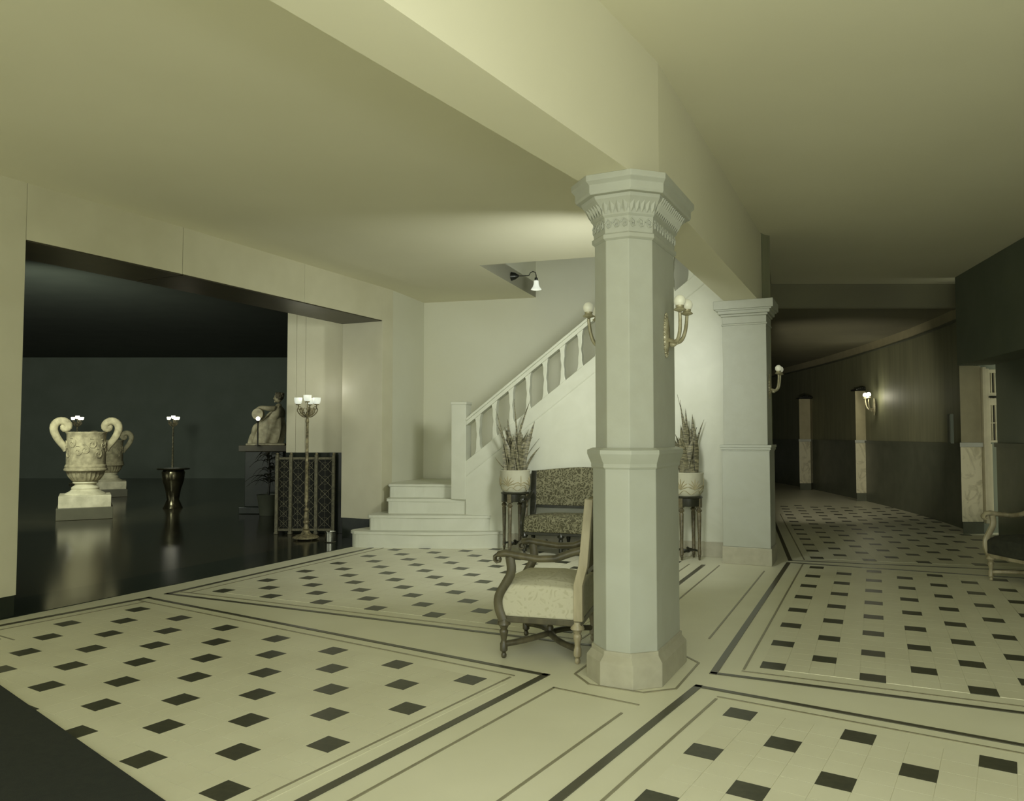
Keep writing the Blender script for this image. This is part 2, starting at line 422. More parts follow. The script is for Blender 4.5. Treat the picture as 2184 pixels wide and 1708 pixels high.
# ================================================================ CEILINGS
well_Q1 = (-.386, 9.0); well_Q2 = (.346, 11.14)
beam_mid = [F2(-1.5, rc2), (C.x, C.y), F1(8.25, rc1)]
lc = beam_mid + [(2.05, 8.2), well_Q1, well_Q2, (-1.32, 11.62), (-1.66, 10.62), (-3.18, 7.37), (-3.87, 6.05), (-8.5, -2.9)]
struct(MB().prism(lc, 3.385, 3.6).build('ceiling', CEIL), 'low cream ceiling over the left part of the lobby')
rcp = list(beam_mid) + [(2.9, 8.7), (3.9, 11.55), (10, 11.55), (10, -2.9)]
struct(MB().prism(rcp, 3.655, 3.9).build('ceiling', CEIL), 'higher cream ceiling right of the beam')
struct(MB().prism([(3.4, 11.5), (9.5, 11.5), (9.5, 37), (2, 37)], 3.30, 3.9).build('ceiling', DCEIL), 'dim lower ceiling of the curved corridor')
struct(MB().prism([(-30, -.8), (-8.2, -.8), (-4.5, 6.1), (-3.75, 7.6), (-2.3, 10.4), (-2.2, 34), (-30, 34)], 3.9, 4.1).build('ceiling', BACKC), 'ceiling of the unlit back room, shade put into its colour')

# ================================================================ LEFT WALL
T = .66
lw = struct(empty('wall_left', (0, 0, 0)), 'cream slab-faced left wall with a wide opening')
def seg(p, q, deg1, deg2, t=T): return [p, q, off(q, t, deg2), off(p, t, deg1)]
Zl = 2.935
near = (-7.3, -.9)
MB().prism(seg(near, (-3.825, 6.027), 27.2, 27.2), .165, 3.39).build('wall_slab', WALL, lw, bevel=.003)
MB().prism([off(p, .01, 27) for p in seg(near, (-3.828, 6.02), 27.2, 27.2, T - .02)], 0, .165).build('black_base', BLACK, lw)
foldp = (-3.151, 7.34); j0 = (-3.825, 6.030); m2 = F1(7.05, -5.97)
MB().prism(seg(j0, (foldp[0] - .001, foldp[1] - .003), 27.2, 26), Zl, 3.39).build('lintel_slab', WALL, lw, bevel=.003)
MB().prism(seg((foldp[0] + .001, foldp[1] + .003), m2, 26, 25.14), Zl, 3.39).build('lintel_slab', WALL, lw, bevel=.003)
MB().prism(seg(F1(7.054, -5.97), F1(8.622, -5.97), 25.14, 25.14), Zl, 3.39).build('lintel_slab', WALL, lw, bevel=.003)
MB().prism(seg(F1(8.626, -5.97), F1(8.875, -5.97), 25.14, 25.14), .27, 3.39).build('wall_slab', WALL, lw, bevel=.003)
MB().prism(seg(F1(8.64, -5.985), F1(8.875, -5.985), 25.14, 25.14, T - .03), 0, .27).build('black_base', BLACK, lw)
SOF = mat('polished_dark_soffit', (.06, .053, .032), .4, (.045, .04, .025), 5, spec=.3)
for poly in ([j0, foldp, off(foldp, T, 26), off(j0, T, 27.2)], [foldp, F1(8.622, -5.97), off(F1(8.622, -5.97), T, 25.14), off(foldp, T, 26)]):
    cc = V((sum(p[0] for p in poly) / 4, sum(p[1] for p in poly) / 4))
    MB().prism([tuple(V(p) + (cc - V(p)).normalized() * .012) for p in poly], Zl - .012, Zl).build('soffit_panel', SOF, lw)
# stair alcove side wall
aw = struct(MB().prism([(-1.640, 10.575), (-1.32, 11.60), (-1.9, 11.8), (-2.25, 10.85)], 0, 3.39).build('wall_alcove', CREAM), 'cream side wall of the stair alcove')
# back wall of the stair (rises into the well)
bw_a = V((-1.33, 11.585)); bd = V((math.sin(math.radians(105.0)), math.cos(math.radians(105.0))))
bw_b = bw_a + bd * 4.78
nb = V((-bd.y, bd.x))
struct(MB().prism([tuple(bw_a), tuple(bw_b), tuple(bw_b + nb * .2), tuple(bw_a + nb * .2)], 0, 5.6).build('wall_back', CREAM), 'tall cream wall behind the staircase')
# walls of the well above the ceiling
struct(MB().prism([well_Q1, well_Q2, (well_Q2[0] - .2, well_Q2[1] + .02), (well_Q1[0] - .2, well_Q1[1])], 3.386, 5.6).build('wall_stairwell', CREAM), 'upper side wall of the stairwell above the ceiling')
struct(MB().prism([(-.45, 9.02), (2.2, 8.17), (2.15, 8.02), (-.5, 8.87)], 3.61, 5.6).build('wall_stairwell', CREAM), 'upper front wall of the stairwell above the ceiling')
struct(MB().prism([(-.6, 8.8), (3.2, 7.9), (4.2, 10.3), (-.2, 11.5)], 5.6, 5.7).build('ceiling_stairwell', DROOM), 'ceiling high in the stairwell')

# wall stub of the back room with a black wainscot
bs = struct(empty('wall_stub'), 'cream and black wall end behind the floor lamp')
for x0, x1 in ((-3.235, -3.104), (-3.101, -2.972), (-2.969, -2.24)):
    MB().box((x0, 11.10, 1.145), (x1, 11.35, 3.9)).build('wall_slab', WALL, bs, bevel=.002)
MB().box((-3.235, 11.085, 0), (-2.24, 11.35, 1.145)).build('black_wainscot', BLACK, bs)
struct(MB().prism([(-2.3, 11.12), (-1.75, 10.95), (-1.75, 11.4), (-2.3, 11.4)], 0, 3.9).build('wall_stub', WALL))
# dark back room walls
struct(MB().box((-30, 25, -.1), (-1.5, 25.3, 4.1)).build('wall_far', DROOM), 'far wall of the unlit back room, shade put into its colour')
struct(MB().box((-30.3, -1, -.1), (-30, 30, 4.1)).build('wall_outer', DROOM), 'outer wall of the unlit back room, shade put into its colour')
struct(MB().box((-2.6, 11.5, -.1), (-2.4, 30, 4.1)).build('wall_partition', DROOM), 'partition of the unlit back room, shade put into its colour')

# ================================================================ STAIRCASE
st = empty('staircase', (0, 0, 0), label='white marble staircase with rounded lower steps and a slanting pierced balustrade', cat='staircase')
SP = V((2.412, 8.896)); SD = V((-.9497, .3132)); SN = V((.3132, .9497))   # plane of the balustrade; SN points behind
def sp(s, d=0): p = SP + SD * s + SN * d; return (p.x, p.y)
def smoothpoly(pts, it=2):
    for _ in range(it):
        q = [pts[0]]
        for i in range(len(pts) - 1):
            a, b = V(pts[i]), V(pts[i + 1]); q += [tuple(a * .75 + b * .25), tuple(a * .25 + b * .75)]
        q.append(pts[-1]); pts = q
    return pts
def step(front, back, z0, z1, nos=.02):
    f = smoothpoly(front)
    body = f + back
    c = V((0, 0))
    for p in body: c += V(p)
    c /= len(body)
    o = MB().prism([tuple(V(p) + (c - V(p)).normalized() * nos) for p in f] + back, z0, z1 - .035).build('riser_block', STAIRM, st)
    MB().prism(body, z1 - .035, z1).build('tread', STAIRM, st, bevel=.012)
step([(-1.72, 10.30), (-2.02, 9.95), (-2.04, 9.74), (-1.85, 9.66), (-1.4, 9.60), (-.95, 9.565), (-.5, 9.57), (-.2, 9.62), (-.10, 9.68), (-.09, 9.74)], [sp(2.66, .02), sp(2.9, .05), (-.5, 10.3), (-1.6, 10.45)], 0, .2)
step([(-1.66, 10.42), (-1.80, 10.1), (-1.84, 9.86), (-1.78, 9.80), (-1.2, 9.765), (-.6, 9.745), (-.34, 9.735), (-.27, 9.76), (-.26, 9.80)], [sp(2.95, .05), (-.5, 10.5), (-1.6, 10.6)], .2, .387)
step([(-1.63, 10.5), (-1.63, 10.25), (-1.63, 10.05), (-1.60, 10.01), (-1.0, 9.98), (-.56, 9.93), (-.50, 9.86), (-.47, 9.86)], [sp(3.2, .1), (-.5, 10.7), (-1.6, 10.7)], .387, .576)
step([(-1.65, 10.55), (-1.645, 10.25), (-1.60, 10.22), (-1.1, 10.2), (-.7, 10.12)], [sp(3.15, .15), (.0, 10.6), (-.1, 11.18), (-1.33, 11.55)], .576, .751)
# flight behind the balustrade
for i in range(11):
    s0 = 2.95 - i * .235; z1 = .751 + .18 * (i + 1)
    MB().prism([sp(s0, .12), sp(s0 - .26, .12), sp(s0 - .26, 1.35), sp(s0, 1.35)], max(0, z1 - .5), z1).build('flight_step', STAIRM, st, bevel=.006)
# newel
MB().prism([sp(3.358, -.01), sp(3.157, -.01), sp(3.157, .18), sp(3.358, .18)], .576, 1.79).build('newel_post', STAIRM, st, bevel=.005)
MB().prism([sp(3.368, -.02), sp(3.147, -.02), sp(3.147, .19), sp(3.368, .19)], 1.785, 1.822).build('newel_cap', STAIRM, st, bevel=.006)
SL = .768
def zb(s): return 1.2118 + (2.967 - s) * SL          # bottom line of the openings
def zt(s): return zb(s) + .451                        # top line
TH = .12
def slopepart(name, s0, s1, f0, f1, d0, d1, m=STAIRM, bevel=.004):
    P4 = [sp(s0, d0), sp(s1, d0), sp(s1, d1), sp(s0, d1)]
    lo = [f0(s0), f0(s1), f0(s1), f0(s0)]; hi = [f1(s0), f1(s1), f1(s1), f1(s0)]
    return MB().prism(P4, lo, hi).build(name, m, st, bevel=bevel)
slopepart('string_wall', 3.16, -.07, lambda s: .0, zb, 0, TH)
slopepart('string_moulding', 3.157, .05, lambda s: zb(s) - .20, lambda s: zb(s) - .185, -.008, 0)
slopepart('coping', 3.157, .05, lambda s: zt(s), lambda s: zt(s) + .055, 0, TH)
slopepart('handrail', 3.157, .05, lambda s: zt(s) + .055, lambda s: zt(s) + .095, -.018, TH + .018, bevel=.008)
# wavy slab balusters between the openings
PIT = .2222
def bal(s_c, zfun=zb):
    """flat baluster, centre at s_c, cut with a curved waist and sloping ends"""
    b = MB(); n = 13; rr = []
    for i in range(n):
        t = i / (n - 1)
        w = .025 + .007 * math.cos(2 * pi * t) + .004 * math.cos(6 * pi * t)
        if t < .08 or t > .92: w = .040
        ring = []
        for (ss, dd) in ((w, .012), (-w, .012), (-w, TH - .012), (w, TH - .012)):
            s = s_c + ss; p = sp(s, dd); ring.append((p[0], p[1], zb(s) + .451 * t))
        rr.append(ring)
    b.rings(rr); b.build('baluster', STAIRM, st, bevel=.004)
s = 2.967 + .034
k = 0
while s > .02:
    bal(s); s -= PIT; k += 1
# wainscot seam and skirting of the stair wall
sk = MB().prism([sp(2.60, -.012), sp(.0, -.012), sp(.0, 0), sp(2.60, 0)], 0, .175).build('baseboard_stair', BASEB, bevel=.003); struct(sk, 'buff baseboard below the stair wall')

# ================================================================ PILASTER
pl = empty('pilaster', (0, 0, 0), label='cream marble pilaster with moulded cap at the corner between the stair wall and dark corridor', cat='pilaster')
def pbox(name, r0, r1, a0, a1, z0, z1, m, bevel=.004):
    return MB().prism([F1(a0, r0), F1(a1, r0), F1(a1, r1), F1(a0, r1)], z0, z1).build(name, m, pl, bevel=bevel)
pbox('base', -1.537, -1.02, 8.68, 9.15, 0, .185, BASEB)
pbox('lower_shaft', -1.530, -1.030, 8.69, 9.14, .185, 1.225, MARBV if False else MARB)
for i, (e, z0, z1) in enumerate(((.004, 1.22, 1.235), (.014, 1.235, 1.262), (.022, 1.262, 1.29))):
    pbox('rail_moulding', -1.530 - e, -1.030 + e, 8.69 - e, 9.14, z0, z1, MARB, .003)
pbox('upper_shaft', -1.512, -1.050, 8.71, 9.13, 1.29, 2.62, MOLD)
for (e, z0, z1, n) in ((.012, 2.60, 2.62, 'necking'), (.004, 2.62, 2.70, 'frieze'), (.02, 2.70, 2.725, 'cap_moulding'), (.045, 2.725, 2.765, 'cap_moulding'), (.085, 2.775, 2.868, 'abacus')):
    pbox(n, -1.512 - e, -1.050 + e, 8.71 - e, 9.13, z0, z1, MOLD, .006)
pbox('cap_moulding', -1.512 - .065, -1.05 + .065, 8.71 - .065, 9.13, 2.76, 2.776, MOLD, .003)

# ================================================================ RIGHT: dark corridor
pw = [F1(9.1, -1.045), F0(9.1 + .3, .12), (3.9, 11.6), (4.5, 14.5), (4.75, 18), (4.75, 22), (4.3, 29), (2.5, 37)]
def ribbon(pts, t, side):
    out = []
    for i in range(len(pts)):
        a = V(pts[max(0, i - 1)]); b = V(pts[min(len(pts) - 1, i + 1)]); d = (b - a).normalized(); out.append(tuple(V(pts[i]) + V((d.y, -d.x)) * side * t))
    return out
def wallstrip(name, pts, t, side, z0, z1, m, parent=None):
    b = MB(); o = ribbon(pts, t, side)
    for i in range(len(pts) - 1):
        b.prism([pts[i], pts[i + 1], o[i + 1], o[i]], z0, z1)
    return b.build(name, m, parent)
inner = struct(wallstrip('wall_inner', pw, .12, -1, 0, 5.6, CORW), 'dark inner wall of the corridor behind the pilaster')
farw = [(6.66, 11.25), (6.90, 12.3), (7.18, 13.8), (7.40, 15.4), (7.58, 17.2), (7.72, 19.2), (7.80, 22), (7.65, 25), (7.2, 29), (6.3, 33), (4.9, 36.5)]
fw = struct(wallstrip('wall_right', farw, .25, 1, 0, 3.35, CORW), 'curved dark panelled corridor wall')
wallstrip('wainscot', farw, .018, -1, 0, 1.23, WAINS, fw)
wallstrip('chair_rail', farw, .04, -1, 1.23, 1.275, WAINS, fw)
wallstrip('cornice', farw, .05, -1, 3.14, 3.30, CORN, fw)
wallstrip('cornice_bead', farw, .065, -1, 3.115, 3.14, WAINS, fw)
nearw = [(6.80, 10.85), (6.2, 8.25), (5.55, 5.4), (4.8, 2.2), (4.0, -1.3)]
nw = struct(wallstrip('wall_right', nearw, .25, -1, 0, 3.7, DARKP), 'unlit wall along the right edge')
wallstrip('wainscot', nearw, .018, 1, 0, 1.23, WAINS, nw)
wallstrip('chair_rail', nearw, .045, 1, 1.23, 1.285, WAINS, nw)
# bulkhead over the pier and window
bk = [(6.36, 11.02), (5.75, 8.3), (5.1, 5.4), (4.4, 2.2), (3.7, -1.3)]
struct(wallstrip('bulkhead', bk, .45, -1, 2.385, 3.66, DARKP), 'dark bulkhead above the window')
struct(MB().box((3.7, 11.52, 3.29), (9, 11.7, 3.66)).build('ceiling_step', DCEIL), 'drop in the corridor ceiling')
struct(MB().box((-2, 36.8, 0), (12, 37, 4)).build('wall_end', DROOM), 'black end of the corridor')

def pier(x0, x1, y, label, ztop, rot=0, upm=PIERU, um2=None):
    p = empty('wall_pier', (x0, y, 0), rot, label=label, cat='pier', group='piers along the curved corridor wall')
    w = x1 - x0
    def pp(a, b, y, z0, z1, nm, m, bv): MB().prism([(a, y), (b, y), (b + .26, .4), (a + .26, .4)], z0, z1).build(nm, m, p, bevel=bv)
    pp(.01, w - .01, 0, 0, .17, 'base', WAINS, 0)
    pp(0, w - .015, 0, .17, 1.225, 'marble_dado', MARBV, .003)
    pp(-.015, w, -.015, 1.225, 1.29, 'rail_cap', MARB, .008)
    pp(.02, w, .015, 1.29, ztop, 'shaft', upm, .003)
    return p
def bracket(p, x0, x1, z):
    b = MB()
    for i in range(7):
        t = i / 6; x = x0 + (x1 - x0) * t
        b.sphere((x, -.01, z + .03 + .03 * math.sin(pi * t)), .03, (1.1, .6, .9), 8)
    b.box((x0, -.03, z + .002), (x1, .3, z + .035))
    b.build('carved_bracket', DARKM, p)
p1 = pier(7.30, 7.60, 19.7, 'farthest narrow wall pier, left of the two in the dim corridor', 2.31); bracket(p1, .05, .33, 2.315)
p2 = pier(7.27, 7.53, 16.4, 'middle narrow wall pier, between the farthest pier and the glowing bracket light', 2.33); bracket(p2, .05, .29, 2.335)
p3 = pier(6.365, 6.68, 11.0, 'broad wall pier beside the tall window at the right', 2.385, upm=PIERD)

# window beside pier
wn = struct(empty('window_1', (6.69, 10.97, 0), math.radians(-6)), 'white sash window at the right')
MB().box((0, 0, .15), (.045, .1, 2.36)).build('casing_board', WHITEP, wn, bevel=.004)
MB().box((.045, .02, .15), (.095, .1, 2.34)).build('casing_board', WHITEP, wn, bevel=.004)
MB().box((.095, .04, .15), (.125, .1, 1.27)).build('casing_board', WHITEP, wn, bevel=.004)
MB().box((.095, .05, 1.29), (.12, .1, 2.33)).build('window_frame', WHITEP, wn, bevel=.003)
MB().box((.12, .05, 2.28), (.205, .1, 2.33)).build('window_frame', WHITEP, wn, bevel=.003)
MB().box((.12, .05, 1.95), (.205, .1, 2.0)).build('window_frame', WHITEP, wn, bevel=.003)
MB().box((.08, .0, 1.925), (.215, .08, 1.95)).build('meeting_rail', DARKM, wn, bevel=.003)
MB().box((.12, .05, 1.82), (.205, .1, 1.92)).build('window_frame', WHITEP, wn, bevel=.003)
for x in (.137, .185): MB().box((x, .055, 1.30), (x + .012, .09, 2.28)).build('glazing_bar', WHITEP, wn)
MB().box((.12, .06, 1.56), (.205, .09, 1.575)).build('glazing_bar', WHITEP, wn)
MB().box((.12, .05, 1.29), (.205, .1, 1.32)).build('window_frame', WHITEP, wn, bevel=.003)
MB().box((.12, .085, 1.30), (.205, .095, 2.28)).build('pane', PANE, wn)
struct(MB().box((6.72, 11.12, 0), (8.2, 11.3, 3.66)).build('window_light_block', DARKP), 'added panel behind the window that blocks the outside light')  # added blocker, keeps the bright world from showing past the casing
# dark notice box on corridor wall
bx = empty('wall_box', (6.52, 11.45, 1.27), math.radians(-15), label='dark box mounted on the corridor wall beside the broad pier', cat='box')
MB().box((-.03, .0, 0), (.015, .17, .44)).build('case', DROOM, bx, bevel=.006)
MB().box((-.036, .02, .02), (-.03, .15, .42)).build('door_panel', WAINS, bx)

# ================================================================ RUG (bottom left corner)
rug = MB().prism([(-3.40, 4.86), (-1.2, 2.9), (-2.3, 1.2), (-4.7, 2.7)], .001, .014).build('rug', RUG, bevel=.004)
tag(rug, 'plain black rug edge in the lower left corner of the floor', 'rug')

# ================================================================ SCONCES
def sconce(name, loc, rz, label, glass, n=2, spread=.085, sc=1.0, group=None):
    """wall plate in local XZ plane, arms reach out along -Y"""
    o = empty(name, loc, rz, label=label, cat='wall light', group=group); o.scale = (sc, sc, sc)
    b = MB()
    def shape(f, y): return [(f * .042 * math.cos(2 * pi * i / 20), y, f * .125 * math.sin(2 * pi * i / 20)) for i in range(20)]
    b.rings([shape(1, 0), shape(1, -.008), shape(.8, -.016), shape(.55, -.022)]).build('wall_plate', BRASS, o, smooth=True)
    b = MB()
    for i in range(26):
        a = 2 * pi * i / 26; b.sphere((.047 * math.cos(a), -.006, .13 * math.sin(a)), .0075, (1, 1, 1), 6)
    tag(b.build('beaded_rim', BRASS, o, smooth=True), kind='stuff')
    for j in range(n):
        sx = (j - (n - 1) / 2) * 2 * spread if n > 1 else 0
        pts = []
        for t in range(11):
            u = t / 10
            x = sx * u; y = -.02 - .09 * math.sin(u * pi / 2) ** .8 if u else -.02
            z = -.03 - .03 * math.sin(u * pi) + .15 * u ** 2.2
            pts.append((x, y, z))
        MB().tube(pts, [.014 - .004 * i / 10 for i in range(11)], 8).build('arm', BRASS, o, smooth=True)
        ex, ey, ez = pts[-1]
        cup = MB().lathe([(.006, 0), (.016, .006), (.034, .012), (.037, .017), (.03, .022), (.022, .03), (.025, .036), (.024, .044)], 18).build('cup', BRASS, o, smooth=True, loc=(ex, ey, ez))
        g = MB().sphere((0, 0, .068), .035, (1, 1, 1.05), 20).build('globe', glass, cup, smooth=True)
    b = MB().sphere((0, -.045, -.055), .018, (1, 1.3, 1), 10); b.sphere((0, -.07, -.05), .011, (1, 1, 1), 8)
    b.tube([(0, -.02, -.03), (0, -.045, -.055)], .008, 6)
    b.build('boss', BRASS, o, smooth=True)
    return o
def cp(x, y, z): p = CM @ V((x, y, z)); return tuple(p)
sc1 = sconce('wall_sconce', cp(.176, .03, 2.0), math.radians(90 - 26.5), 'two-globe brass bracket light on the right side of the central column', GLASS_SOFT, group='bracket lights with two globes')
sc2 = sconce('wall_sconce', cp(-.176, .03, 2.0), math.radians(-90 - 26.5), 'bracket light on the left side of the central column, one globe showing', GLASS_SOFT, group='bracket lights with two globes')
pr = F1(8.88, -1.048)
sc3 = sconce('wall_sconce', (pr[0], pr[1], 1.93), math.radians(90 - 25.14), 'small bracket light on the corridor side of the pilaster', GLASS_SOFT, group='bracket lights with two globes')
sc4 = sconce('wall_sconce', (7.385, 15.75, 1.97), math.radians(-90 - 8), 'glowing bracket light on the dark corridor wall', GLASS_HOT, sc=1.3, group='bracket lights with two globes')
lamp('corridor_bulb', 'POINT', (7.20, 15.65, 2.17), 14, (1, .95, .72), .05)
# stair sconce with bell shade
bl = empty('stair_light', (-.004, 10.09, 3.48), 0, label='small dark wall bracket with white bell shade high above the stairs', cat='wall light')
bl.rotation_euler = (0, 0, math.radians(-18))
q = MB().lathe([(.012, .10), (.02, .085), (.045, .05), (.055, .012), (.06, 0), (.0, -.001)], 20); q.xf(Matrix.Rotation(pi / 2, 4, 'Y'))
q.build('backplate_horn', DARKM, bl, smooth=True)
MB().tube([(.08, 0, 0), (.22, 0, -.005), (.24, 0, .0), (.255, 0, .03), (.29, 0, .045), (.325, 0, .03), (.335, 0, -.01), (.335, 0, -.04)], .006, 8).build('arm', DARKM, bl, smooth=True)
MB().lathe([(.01, .0), (.02, -.005), (.022, -.04), (.016, -.05)], 14).build('socket', DARKM, bl, smooth=True, loc=(.335, 0, -.035))
shd = MB().lathe([(.016, 0), (.03, -.005), (.034, -.05), (.045, -.085), (.068, -.115), (.07, -.12), (.064, -.117), (.04, -.086), (.028, -.05), (.012, -.006)], 22).build('bell_shade', GLASS_ON, bl, smooth=True, loc=(.335, 0, -.075))

# ================================================================ ARMCHAIRS AND SETTEE
def turned_leg(name, x, y, top, parent, m, r=.025):
    prof = [(.010, 0), (.016, .006), (.018, .02), (.012, .032), (.016, .04), (.024, .046), (.024, .09), (.020, .096), (.017, .11), (r * .85, top - .12), (r * 1.05, top - .10), (r * 1.1, top - .085), (r * .8, top - .075), (r * 1.2, top - .055), (r * 1.75, top - .045), (r * 1.6, top - .03), (r * 1.1, top - .012), (r * 1.1, top)]
    return MB().lathe(prof, 14, (0, 0)).build(name, m, parent, smooth=True, loc=(x, y, 0))
def armchair(name, loc, rz, label, m, mp, fab, fabb, W=.56, D=.50, seat_z=(.27, .49), back=1.02, legs=None, group=None, arm_z=.63, cat='chair', lean=.10, crest=0.0):
    o = empty(name, loc, rz, label=label, cat=cat, group=group)
    hw = W / 2; hd = D / 2
    # local: front = -Y
    # seat cushion, domed
    zb0, zt0 = seat_z
    b = MB(); rr = []
    n = 9
    for i in range(n):
        u = i / (n - 1) * 2 - 1
        x = u * (hw - .012)
        e = (1 - abs(u) ** 4)
        rr.append([(x, -hd - .012 * e, zb0 + .0), (x, hd + .0, zb0), (x, hd, zt0 - .035 * (1 - e)), (x, 0.05, zt0 + .022 * e - .02 * (1 - e)), (x, -hd * .7, zt0 + .012 * e - .02 * (1 - e)), (x, -hd - .02 * e, zt0 - .035 - .02 * (1 - e))])
    b.rings(rr); b.build('seat', fab, o, smooth=False, bevel=.016, seg=3)
    MB().box((-hw + .01, -hd + .005, zb0 - .035), (hw - .01, hd, zb0 + .004)).build('seat_rail', m, o, bevel=.006)
    # legs
    for x in (legs or (-hw + .03, hw - .03)):
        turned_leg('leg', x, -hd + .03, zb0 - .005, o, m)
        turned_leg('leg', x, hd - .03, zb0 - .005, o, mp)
    # back posts (slanting)
    zlow = .46 if back > .9 else .4
    for sx in (-1, 1):
        x = sx * (hw - .025)
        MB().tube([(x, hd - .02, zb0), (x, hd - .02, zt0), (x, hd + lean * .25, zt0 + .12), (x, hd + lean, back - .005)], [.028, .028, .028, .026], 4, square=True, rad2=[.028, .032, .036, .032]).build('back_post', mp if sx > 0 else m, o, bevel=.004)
    # back panel upholstered, curved crest
    b = MB(); rr = []; n = 13; z0 = zt0 + .09
    for i in range(n):
        u = i / (n - 1) * 2 - 1; x = u * (hw - .045)
        zc = back + crest * (math.cos(u * pi * .5) ** 1.2 if abs(u) < 1 else 0)
        def yy(z): return hd + .0 + lean * (z - zt0) / (back - zt0)
        bul = .022 * (1 - u ** 4)
        rr.append([(x, yy(z0) - .022, z0), (x, yy(z0) + .03, z0), (x, yy(zc) + .03, zc), (x, yy(zc) - .02, zc), (x, yy((z0 + zc) / 2) - .022 - bul, (z0 + zc) / 2)])
    b.rings(rr); b.build('backrest', fabb, o, bevel=.010)
    MB().box((-hw + .04, hd + .0, z0 - .03), (hw - .04, hd + .035, z0 + .005)).build('back_rail', m, o, bevel=.005)
    # arms with scrolled ends and curved supports
    for sx in (-1, 1):
        x = sx * (hw - .01)
        pts = [(x, hd + .03, arm_z + .06), (x, hd - .06, arm_z + .035), (x, hd - .16, arm_z - .005), (x, hd - .27, arm_z - .012), (x, -hd + .12, arm_z + .005), (x, -hd + .05, arm_z + .016), (x, -hd - .0, arm_z + .008)]
        for t in range(7):
            a = pi / 2 + t * pi / 3.4
            rr_ = .030 - .0034 * t
            pts.append((x, -hd - .0 + rr_ * math.cos(a) * 1.0, arm_z - .022 + rr_ * math.sin(a)))
        w1 = [.020, .022, .024, .025, .027, .029, .030] + [.031 - .001 * t for t in range(7)]
        w2 = [.024, .024, .023, .022, .023, .024, .021] + [.014 - .001 * t for t in range(7)]
        arm = MB().tube(pts, w1, 10, rad2=w2).build('arm', m, o, smooth=True)
        pts = [(x, -hd + .03, zb0 - .02), (x, -hd + .01, zb0 + .10), (x, -hd + .035, zb0 + .20), (x, -hd + .085, zb0 + .28), (x, -hd + .07, arm_z - .01)]
        if arm_z < .66: pts = [(x, -hd + .03, zb0 - .02), (x, -hd - .002, zb0 + .06), (x, -hd - .0, zb0 + .13), (x, -hd + .05, zb0 + .21), (x, -hd + .09, zb0 + .28), (x, -hd + .075, arm_z - .005)]
        qs = smooth3(pts)
        MB().tube(qs, .024, 8, rad2=.030).build('arm_support', m, o, smooth=True)
    # curved stretchers: serpentine rails meeting in the middle
    def ser(p, q, bow):
        p, q = V(p), V(q); d = (q - p); nn = V((-d.y, d.x, 0)).normalized(); out = []
        for i in range(13):
            t = i / 12; out.append(p + d * t + nn * bow * math.sin(t * pi * 2) + V((0, 0, .02 * math.sin(t * pi))))
        return out
    xs = sorted(legs) if legs else [-hw + .03, hw - .03]
    for a_, b_ in zip(xs[:-1], xs[1:]):
        MB().tube(ser((a_, -hd + .03, .085), (b_, hd - .03, .085), .035), .022, 8, rad2=.019).build('stretcher', m, o, smooth=True)
        MB().tube(ser((b_, -hd + .03, .085), (a_, hd - .03, .085), -.035), .022, 8, rad2=.019).build('stretcher', m, o, smooth=True)
        MB().lathe([(.03, .075), (.034, .095), (.02, .115), (.024, .13), (.012, .15), (.002, .155)], 12).build('finial', m, o, smooth=True, loc=((a_ + b_) / 2, 0, .01))
    return o
def smooth3(pts, it=2):
    pts = [V(p) for p in pts]
    for _ in range(it):
        q = [pts[0]]
        for i in range(len(pts) - 1):
            q += [pts[i] * .75 + pts[i + 1] * .25, pts[i] * .25 + pts[i + 1] * .75]
        q.append(pts[-1]); pts = q
    return pts
# near armchair: faces left. front legs (-.05,4.935),(.189,5.445); rear near leg (.396,4.805)
front_mid = V((.025, 5.20)); rear_mid = V((.475, 5.075))
cen = (front_mid + rear_mid) / 2
fd = (front_mid - rear_mid).normalized()          # facing
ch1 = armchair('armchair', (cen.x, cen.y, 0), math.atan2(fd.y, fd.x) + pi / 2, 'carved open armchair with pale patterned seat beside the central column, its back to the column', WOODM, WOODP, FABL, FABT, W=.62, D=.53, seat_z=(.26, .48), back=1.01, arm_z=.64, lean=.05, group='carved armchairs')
ch2 = armchair('armchair', (4.88, 7.25, 0), math.radians(-90 + 8), 'armchair with scrolled arm cut off by the right edge', WOODP, WOODP, FABK, FABK, W=.62, D=.55, seat_z=(.26, .44), back=1.01, arm_z=.63, lean=.12, group='carved armchairs')
# settee against the stair wall
sd = math.atan2(-SN.y, -SN.x) + pi / 2
sx0 = V((.144, 9.10)); sdir = V((.9497, -.3132))
W = 1.34
sc = sx0 + sdir * (W / 2 - .03) + SN * .18
st1 = armchair('settee', (sc.x, sc.y, 0), sd, 'dark tapestry settee with open scrolled arms against the stair wall', WOODD, WOODD, FABD, FABD, W=W, D=.42, seat_z=(.27, .46), back=.965, legs=(-W / 2 + .03, -W / 2 + .47, W / 2 - .47, W / 2 - .03), arm_z=.655, lean=.05, crest=.045, cat='sofa')

